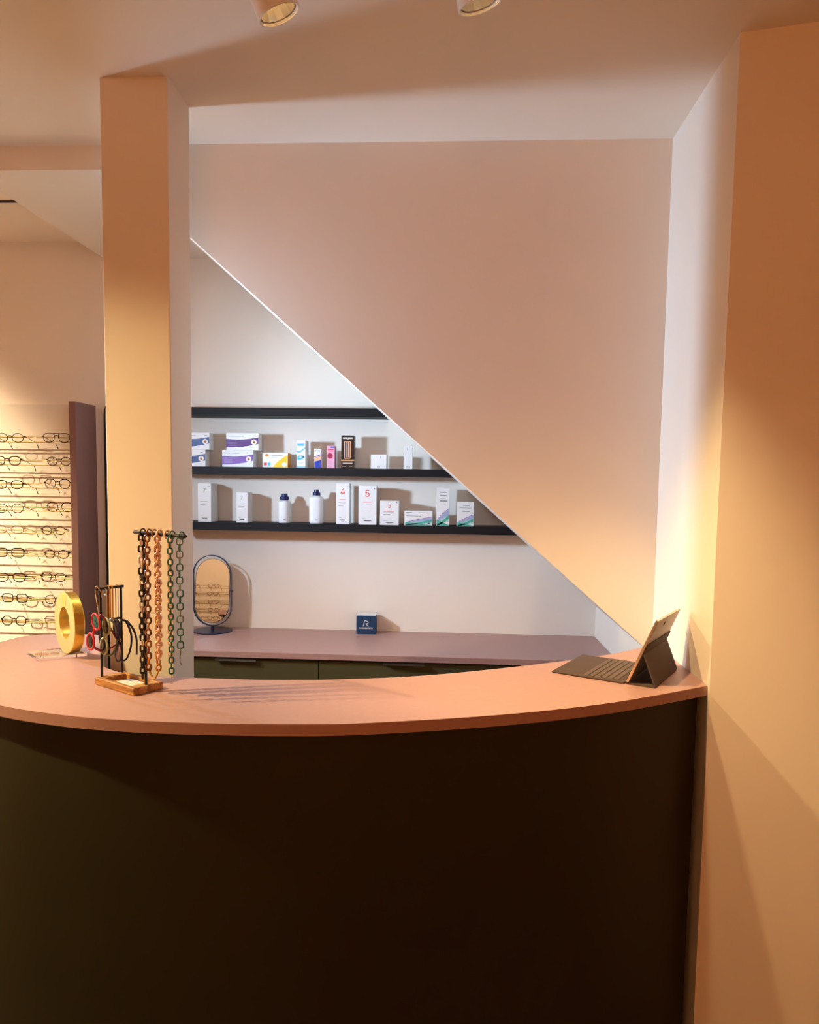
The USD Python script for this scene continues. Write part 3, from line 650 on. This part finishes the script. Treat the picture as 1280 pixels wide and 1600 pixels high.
# ------------------------------------------------------------------ wooden stand with two black bars
u1 = np.array([.8405, -.5418, 0]); u2 = np.array([.5418, .8405, 0]); Lc = np.array([-.8905, 1.7860, ZC+.0003])
ANG = math.degrees(math.atan2(u1[1], u1[0])); TL, TW, TH = .1655, .0825, .0185
def st(a, b, z=0): return np.array([a, b, z])
t = thing('display_stand', 'small oak tray stand with two black bars holding chains and sunglasses', 'stand', Lc, ANG)
def rail(a0, a1, b0, b1): return bx(a0, a1, b0, b1, 0, TH, .0015)
for a0, a1, b0, b1 in ((0, TL, 0, .012), (0, TL, TW-.012, TW), (0, .026, .012, TW-.012), (TL-.026, TL, .012, TW-.012)):
    obj('tray_rail', rail(a0, a1, b0, b1), M['wood'], t)
obj('tray_floor', bx(.026, TL-.026, .012, TW-.012, .0005, .007), M['wood'], t)
for k in range(4):
    obj('insert_slat', bx(.050, TL-.030, .015+k*.0135, .026+k*.0135, .007, .0105, .0008), M['pale'], t, label='pale slat in the tray')
def local(p): d_ = np.array(p)-Lc; return (d_@u1, d_@u2, d_[2])
pA, pB, pT = local((-.8805, 1.7978, 1.1005)), local((-.8414, 1.840, 1.1005)), local((-.7368, 1.7347, 1.1005))
pm = (pA[0]+pB[0])/2
ztop_s, zmid_s, ztop_t = 1.3255-Lc[2], 1.2440-Lc[2], 1.4720-Lc[2]
pA, pB = (pm, pA[1]), (pm, pB[1])
for p in (pA, pB): obj('post', tube([(p[0], p[1], .010), (p[0], p[1], ztop_s)], .0032, 12), M['black'], t, 40)
obj('crossbar', tube([(pm, pA[1]-.0125, ztop_s), (pm, pB[1]+.007, ztop_s)], .0036, 12), M['black'], t, 40)
obj('crossbar', tube([(pm, pA[1], zmid_s), (pm, pB[1], zmid_s)], .0030, 12), M['black'], t, 40)
obj('post', tube([(pT[0], pT[1], .010), (pT[0], pT[1], ztop_t)], .0034, 12), M['black'], t, 40)
obj('crossbar', tube([(pT[0]-.038, pT[1], ztop_t), (pT[0]+.158, pT[1], ztop_t)], .0042, 12), M['black'], t, 40)
BAR0 = Lc + u1*pT[0] + u2*pT[1] + np.array([0, 0, ztop_t])       # where the tall post meets its bar

# chains over the tall bar ------------------------------------------------------
def link(l, w, r, n=20, sides=6, ex=.7):
    a = np.linspace(0, 2*np.pi, n, endpoint=False); c, s = np.cos(a), np.sin(a)
    return tube(np.stack([np.sign(c)*np.abs(c)**ex*(w/2-r), 0*a, np.sign(s)*np.abs(s)**ex*(l/2-r)], 1), r, sides, True)
def chain(label, strands, clasp=None):
    """strands: (bar offset, side along u2, bottom z, pitch, width, wire, materials, turn)"""
    t = thing('eyeglass_chain', label, 'chain', BAR0)
    for off, back, zb, pitch, w, r, mats, turn, ex in strands:
        base = u1*off + u2*back
        n = int((BAR0[2]-zb)/pitch); z = -.004
        for k in range(n):
            a = turn + (0 if k % 2 == 0 else math.pi/2) + rnd.uniform(-.22, .22)
            R = trimesh.transformations.rotation_matrix(a, [0, 0, 1])[:3, :3]
            R = R @ trimesh.transformations.rotation_matrix(rnd.uniform(-.06, .06), [0, 1, 0])[:3, :3]
            m_ = mats[rnd.randrange(len(mats))] if len(mats) > 2 else mats[k % len(mats)]
            obj('link', orient(link(pitch+2.6*r, w, r, ex=ex), R, base + np.array([rnd.uniform(-.0006, .0006), 0, z-pitch/2])), M[m_], t, 60)
            z -= pitch
        if clasp:
            obj('clasp', cat([tube([base+np.array([0, 0, z+.002]), base+np.array([.001, 0, z-.012]), base+np.array([0, 0, z-.020])], .0008, 6), orient(link(.007, .005, .0008), np.eye(3), base+np.array([0, 0, z-.022]))]), M[clasp], t, 60)
    offs = sorted({(s_[0], s_[1]) for s_ in strands})
    for off, back in offs:                                             # the links that lie over the bar
        w, r, mm, ex = strands[0][4], strands[0][5], strands[0][6][0], strands[0][8]
        R = trimesh.transformations.rotation_matrix(math.radians(ANG)+math.pi/2, [0, 0, 1])[:3, :3]
        obj('link', orient(link(.0165+2*r, .0165+r, r*.9, ex=1.0), R, u1*off + np.array([0, 0, .0012])), M[mm], t, 60)
    return t
T0 = math.radians(20)
chain('black and clear chunky chain hanging along the tall post', [(-.004, -.0062, 1.110, .0135, .0140, .0024, ['link_black', 'link_clear', 'link_black'], T0+.3, .5)], None)
chain('brown tortoiseshell chain looped twice, with a straw coloured bottom link', [(.021, -.006, 1.140, .0142, .0165, .0025, ['link_tort', 'link_amber', 'link_tort', 'link_tort'], T0, .9), (.043, .006, 1.140, .0142, .0160, .0024, ['link_amber', 'link_straw', 'link_tort'], T0+.5, .9)])
obj('link', tube(spline([BAR0 + u1*.020 + u2*-.006 + np.array([0, 0, 1.146-BAR0[2]]), BAR0 + u1*.022 + np.array([0, 0, 1.128-BAR0[2]]), BAR0 + u1*.0315 + np.array([0, 0, 1.120-BAR0[2]]), BAR0 + u1*.041 + np.array([0, 0, 1.128-BAR0[2]]), BAR0 + u1*.043 + u2*.006 + np.array([0, 0, 1.146-BAR0[2]])], 6)-BAR0, .0026, 8), M['link_straw'], stage.GetPrimAtPath('/World/eyeglass_chain_001'), 60)
chain('peach pink chain with closely set links', [(.061, -.006, 1.168, .0105, .0185, .0030, ['link_pink'], T0, .8), (.090, .006, 1.165, .0135, .0150, .0018, ['link_pink'], T0+.6, .9)])
chain('green chain of long oval links with thin clasps', [(.110, -.0065, 1.140, .0128, .0145, .0020, ['link_green'], T0, .7), (.145, -.0065, 1.190, .0150, .0165, .0016, ['link_green', 'link_green', 'link_olive'], T0-.1, .6)], 'silver')

# straps over the short bar -------------------------------------------------------
def stand_pt(b, z): q = Lc + u1*pm + u2*b; return np.array([q[0], q[1], z])
ZB = 1.3255
def strap(label, b, r, m, zlow, spread=.006):
    t_ = thing('neck_lanyard', label, 'lanyard', stand_pt(b, ZB))
    pts = [u1*spread*.9 + np.array([0, 0, zlow-ZB])]
    pts += [u1*.0052 + np.array([0, 0, -.030])] + [u1*.0052*math.cos(a) + np.array([0, 0, .0052*math.sin(a)]) for a in np.linspace(0, np.pi, 9)] + [-u1*.0052 + np.array([0, 0, -.030]), -u1*spread + np.array([0, 0, zlow-ZB])]
    obj('cord', tube(pts, r, 7), M[m], t_, 60)
    e_ = obj('end_loop', orient(link(.008, .006, .0008), np.eye(3), -u1*spread + np.array([0, 0, zlow-ZB-.003])), M['silver'], t_, 60)
strap('wide ochre lanyard over the short bar, nearest its middle', pA[1]+.030, .0019, 'cord_ochre', 1.243, .0058)
strap('narrow ochre lanyard over the short bar, left of the wide one', pA[1]+.021, .0013, 'cord_ochre', 1.245, .0056)
strap('thin brown lanyard over the short bar, beside its right post', pA[1]+.045, .0009, 'frame_amber', 1.244, .0056)
t = thing('neck_lanyard', 'thin beige lanyard looped over the left end of the short bar', 'lanyard', stand_pt(pA[1]-.010, ZB))
obj('cord', tube(spline([np.array([.006, 0, -.075]), np.array([.003, -.002, -.045]), -u1*.0052+np.array([0, 0, -.012]), -u1*.0040+np.array([0, 0, .0045]), u1*.003+np.array([0, 0, .0052]), u1*.0075+u2*.006+np.array([0, 0, -.006]), u1*.0068+u2*.010+np.array([0, 0, -.022])], 6), .0012, 7), M['cord_beige'], t, 60)
obj('wire_loop', orient(tube(np.stack([.013*np.cos(np.linspace(0, 5.4, 22)), 0*np.linspace(0, 5.4, 22), .010*np.sin(np.linspace(0, 5.4, 22))], 1), .0008, 6), np.eye(3), u2*.016+np.array([.002, -.006, -.0075])), M['silver'], t, 60)

# sunglasses hung from the middle bar -----------------------------------------------
def sunglasses(label, top, bot, a, b, rim_m, temple_m, lens_ms, tilt_t, tilt_b, temples, r=.0028):
    top, bot = np.array(top), np.array(bot); c = (top+bot)/2
    t_ = thing('sunglasses', label, 'sunglasses', c)
    for p, tl, lm in ((top, tilt_t, lens_ms[0]), (bot, tilt_b, lens_ms[1])):
        n_ = np.array([-.50, -.86, 0]); n_ /= np.linalg.norm(n_); hx = np.cross([0, 0, 1.0], n_)*-1
        th = np.linspace(0, 2*np.pi, 28, endpoint=False); e0 = np.cos(th)*b; e1 = np.sin(th)*a
        ct, sn = math.cos(tl), math.sin(tl)
        P = p - c + np.outer(e0*ct + e1*sn, hx) + np.outer(-e0*sn + e1*ct, [0, 0, 1.0])
        obj('rim', tube(P, r, 8, True), M[rim_m], t_, 60)
        mid = P.mean(0)
        obj('lens', (np.vstack([P, [mid + n_*.002]]), np.array([[len(P), i, (i+1) % len(P)] for i in range(len(P))])), M[lm], t_, True)
    d_ = (bot-top)/np.linalg.norm(bot-top)
    side = np.array([.72, -.42, 0])*.0
    obj('bridge', tube(spline([top-c+d_*a*.85, (top+bot)/2-c + np.array([.002, 0, 0]), bot-c-d_*a*.85], 5), r*1.3, 8), M[rim_m], t_, 60)
    for pts in temples:
        obj('temple', tube(spline(np.array(pts)-c, 5), np.linspace(r*1.05, r*.8, 5*(len(pts)-1)+1), 8), M[temple_m], t_, 60)
sunglasses('red framed sunglasses hanging at the left post of the stand', (-.8780, 1.772, 1.2455), (-.8925, 1.772, 1.1955), .0205, .0145, 'sun_red', 'sun_wine', ('lens_teal', 'lens_dark'), .38, -.08,
    [[(-.8690, 1.775, 1.263), (-.859, 1.788, 1.246), (-.851, 1.80, 1.218), (-.843, 1.81, 1.193)], [(-.886, 1.776, 1.180), (-.872, 1.788, 1.169), (-.852, 1.806, 1.176), (-.840, 1.82, 1.190)]])
sunglasses('pale green framed sunglasses hanging between the two short posts', (-.8580, 1.785, 1.2320), (-.8650, 1.785, 1.1820), .0205, .0138, 'sun_green', 'sun_sage', ('lens_dark', 'lens_dark'), .16, -.04,
    [[(-.8500, 1.79, 1.250), (-.8440, 1.80, 1.235), (-.8420, 1.81, 1.205), (-.8470, 1.81, 1.17), (-.856, 1.80, 1.155)], [(-.862, 1.789, 1.161), (-.853, 1.80, 1.157), (-.846, 1.815, 1.18), (-.842, 1.82, 1.22)]])
sunglasses('dark violet framed sunglasses hanging at the right short post', (-.8415, 1.808, 1.2200), (-.8375, 1.808, 1.1620), .0250, .0125, 'sun_navy', 'sun_navy', ('lens_violet', 'lens_mauve'), .10, -.22,
    [[(-.8340, 1.815, 1.243), (-.8240, 1.822, 1.238), (-.8150, 1.83, 1.205), (-.8170, 1.832, 1.170), (-.8260, 1.826, 1.141), (-.8340, 1.815, 1.138)], [(-.8270, 1.83, 1.240), (-.8130, 1.840, 1.215), (-.8070, 1.845, 1.185), (-.8090, 1.848, 1.147)]])

# ------------------------------------------------------------------ tablet with keyboard cover
d = np.array([.493, .870, 0]); d /= np.linalg.norm(d); e = np.array([d[1], -d[0], 0]); FR = np.array([.4637, 1.9355, ZC+.0003]); TWD = .241
t = thing('tablet', 'tablet propped up on its dark keyboard cover at the counter end', 'tablet', FR, math.degrees(math.atan2(e[1], e[0])))
# local x = e (towards the wall), y = d (away from the camera)
def slab_ez(profile, y0, y1):
    m_ = prism(profile, 0, y1-y0); v = m_.vertices.copy(); m_.vertices = np.stack([v[:, 0], y1-v[:, 2], v[:, 1]], 1); return m_
tb, tt = np.array([.001, .008]), np.array([.0715, .1775]); td = (tt-tb)/np.linalg.norm(tt-tb); tn = np.array([td[1], -td[0]])
def tp(s, n): return tuple(tb + td*s + tn*n)
LT = np.linalg.norm(tt-tb)
obj('body', slab_ez([tp(0, 0), tp(LT, 0), tp(LT, .0058), tp(0, .0058)], 0, TWD), M['tabletrim'], t, label='champagne coloured metal rim')
obj('back_cover', slab_ez([tp(.002, .00585), tp(LT-.002, .00585), tp(LT-.002, .0066), tp(.002, .0066)], .002, TWD-.002), M['tabletback'], t, label='warm grey metal back')
obj('screen', slab_ez([tp(.002, -.0006), tp(LT-.002, -.0006), tp(LT-.002, -.0001), tp(.002, -.0001)], .002, TWD-.002), M['screen'], t)
cam = obj('camera_lens', orient(prism(affinity.scale(Point(0, 0).buffer(1), .0065, .0035), 0, .0012), np.stack([np.array([td[0], 0, td[1]]), np.array([0, 1.0, 0]), np.array([tn[0], 0, tn[1]])], 1) , np.array([*(tb+td*(LT-.022)+tn*.00665),0])[[0, 2, 1]] + np.array([0, TWD*.40, 0])), M['black'], t)
for y_ in (TWD*.06, TWD*.60):
    obj('antenna_strip', slab_ez([tp(LT, .0005), tp(LT+.0004, .0005), tp(LT+.0004, .0055), tp(LT, .0055)], y_, y_+.012), M['card'], t)
kf, kt, ft = np.array([.0405, .0860]), np.array([.0505, .1105]), np.array([.0745, .0035])
def strip(a, b, th, y0=0.003, y1=TWD-.003):
    a, b = np.array(a), np.array(b); q = (b-a)/np.linalg.norm(b-a); n_ = np.array([q[1], -q[0]])*th/2
    return slab_ez([tuple(a-n_), tuple(b-n_), tuple(b+n_), tuple(a+n_)], y0, y1)
cv = obj('cover_flap', cat([strip(kf + tn*.002, kt + tn*.002, .003)]), M['cover'], t, label='dark cover folded against the back')
obj('cover_leg', strip(kf + tn*.002 + np.array([.0005, -.001]), ft, .003), M['cover'], t, label='dark cover panel sloping down as a stand')
obj('cover_foot', strip((.001, .0028), (.0738, .0018), .003), M['cover'], t)
kb = obj('keyboard', bx(-.205, -.004, -.001, TWD+.003, .0005, .0052, .0012), M['cover'], t, label='thin dark keyboard')
for r_ in range(6):
    for c_ in range(13):
        x0_ = -.024 - r_*.0165 - .012; y0_ = .010 + c_*.0172
        if r_ == 5 and 3 <= c_ <= 8:
            if c_ > 3: continue
            obj('key', bx(x0_, x0_+.0125, y0_, y0_+.0152*6+.0018*5, .0052, .0066, .0005), M['key'], kb); continue
        obj('key', bx(x0_, x0_+.0125, y0_, y0_+.0148, .0052, .0066, .0005), M['key'], kb)
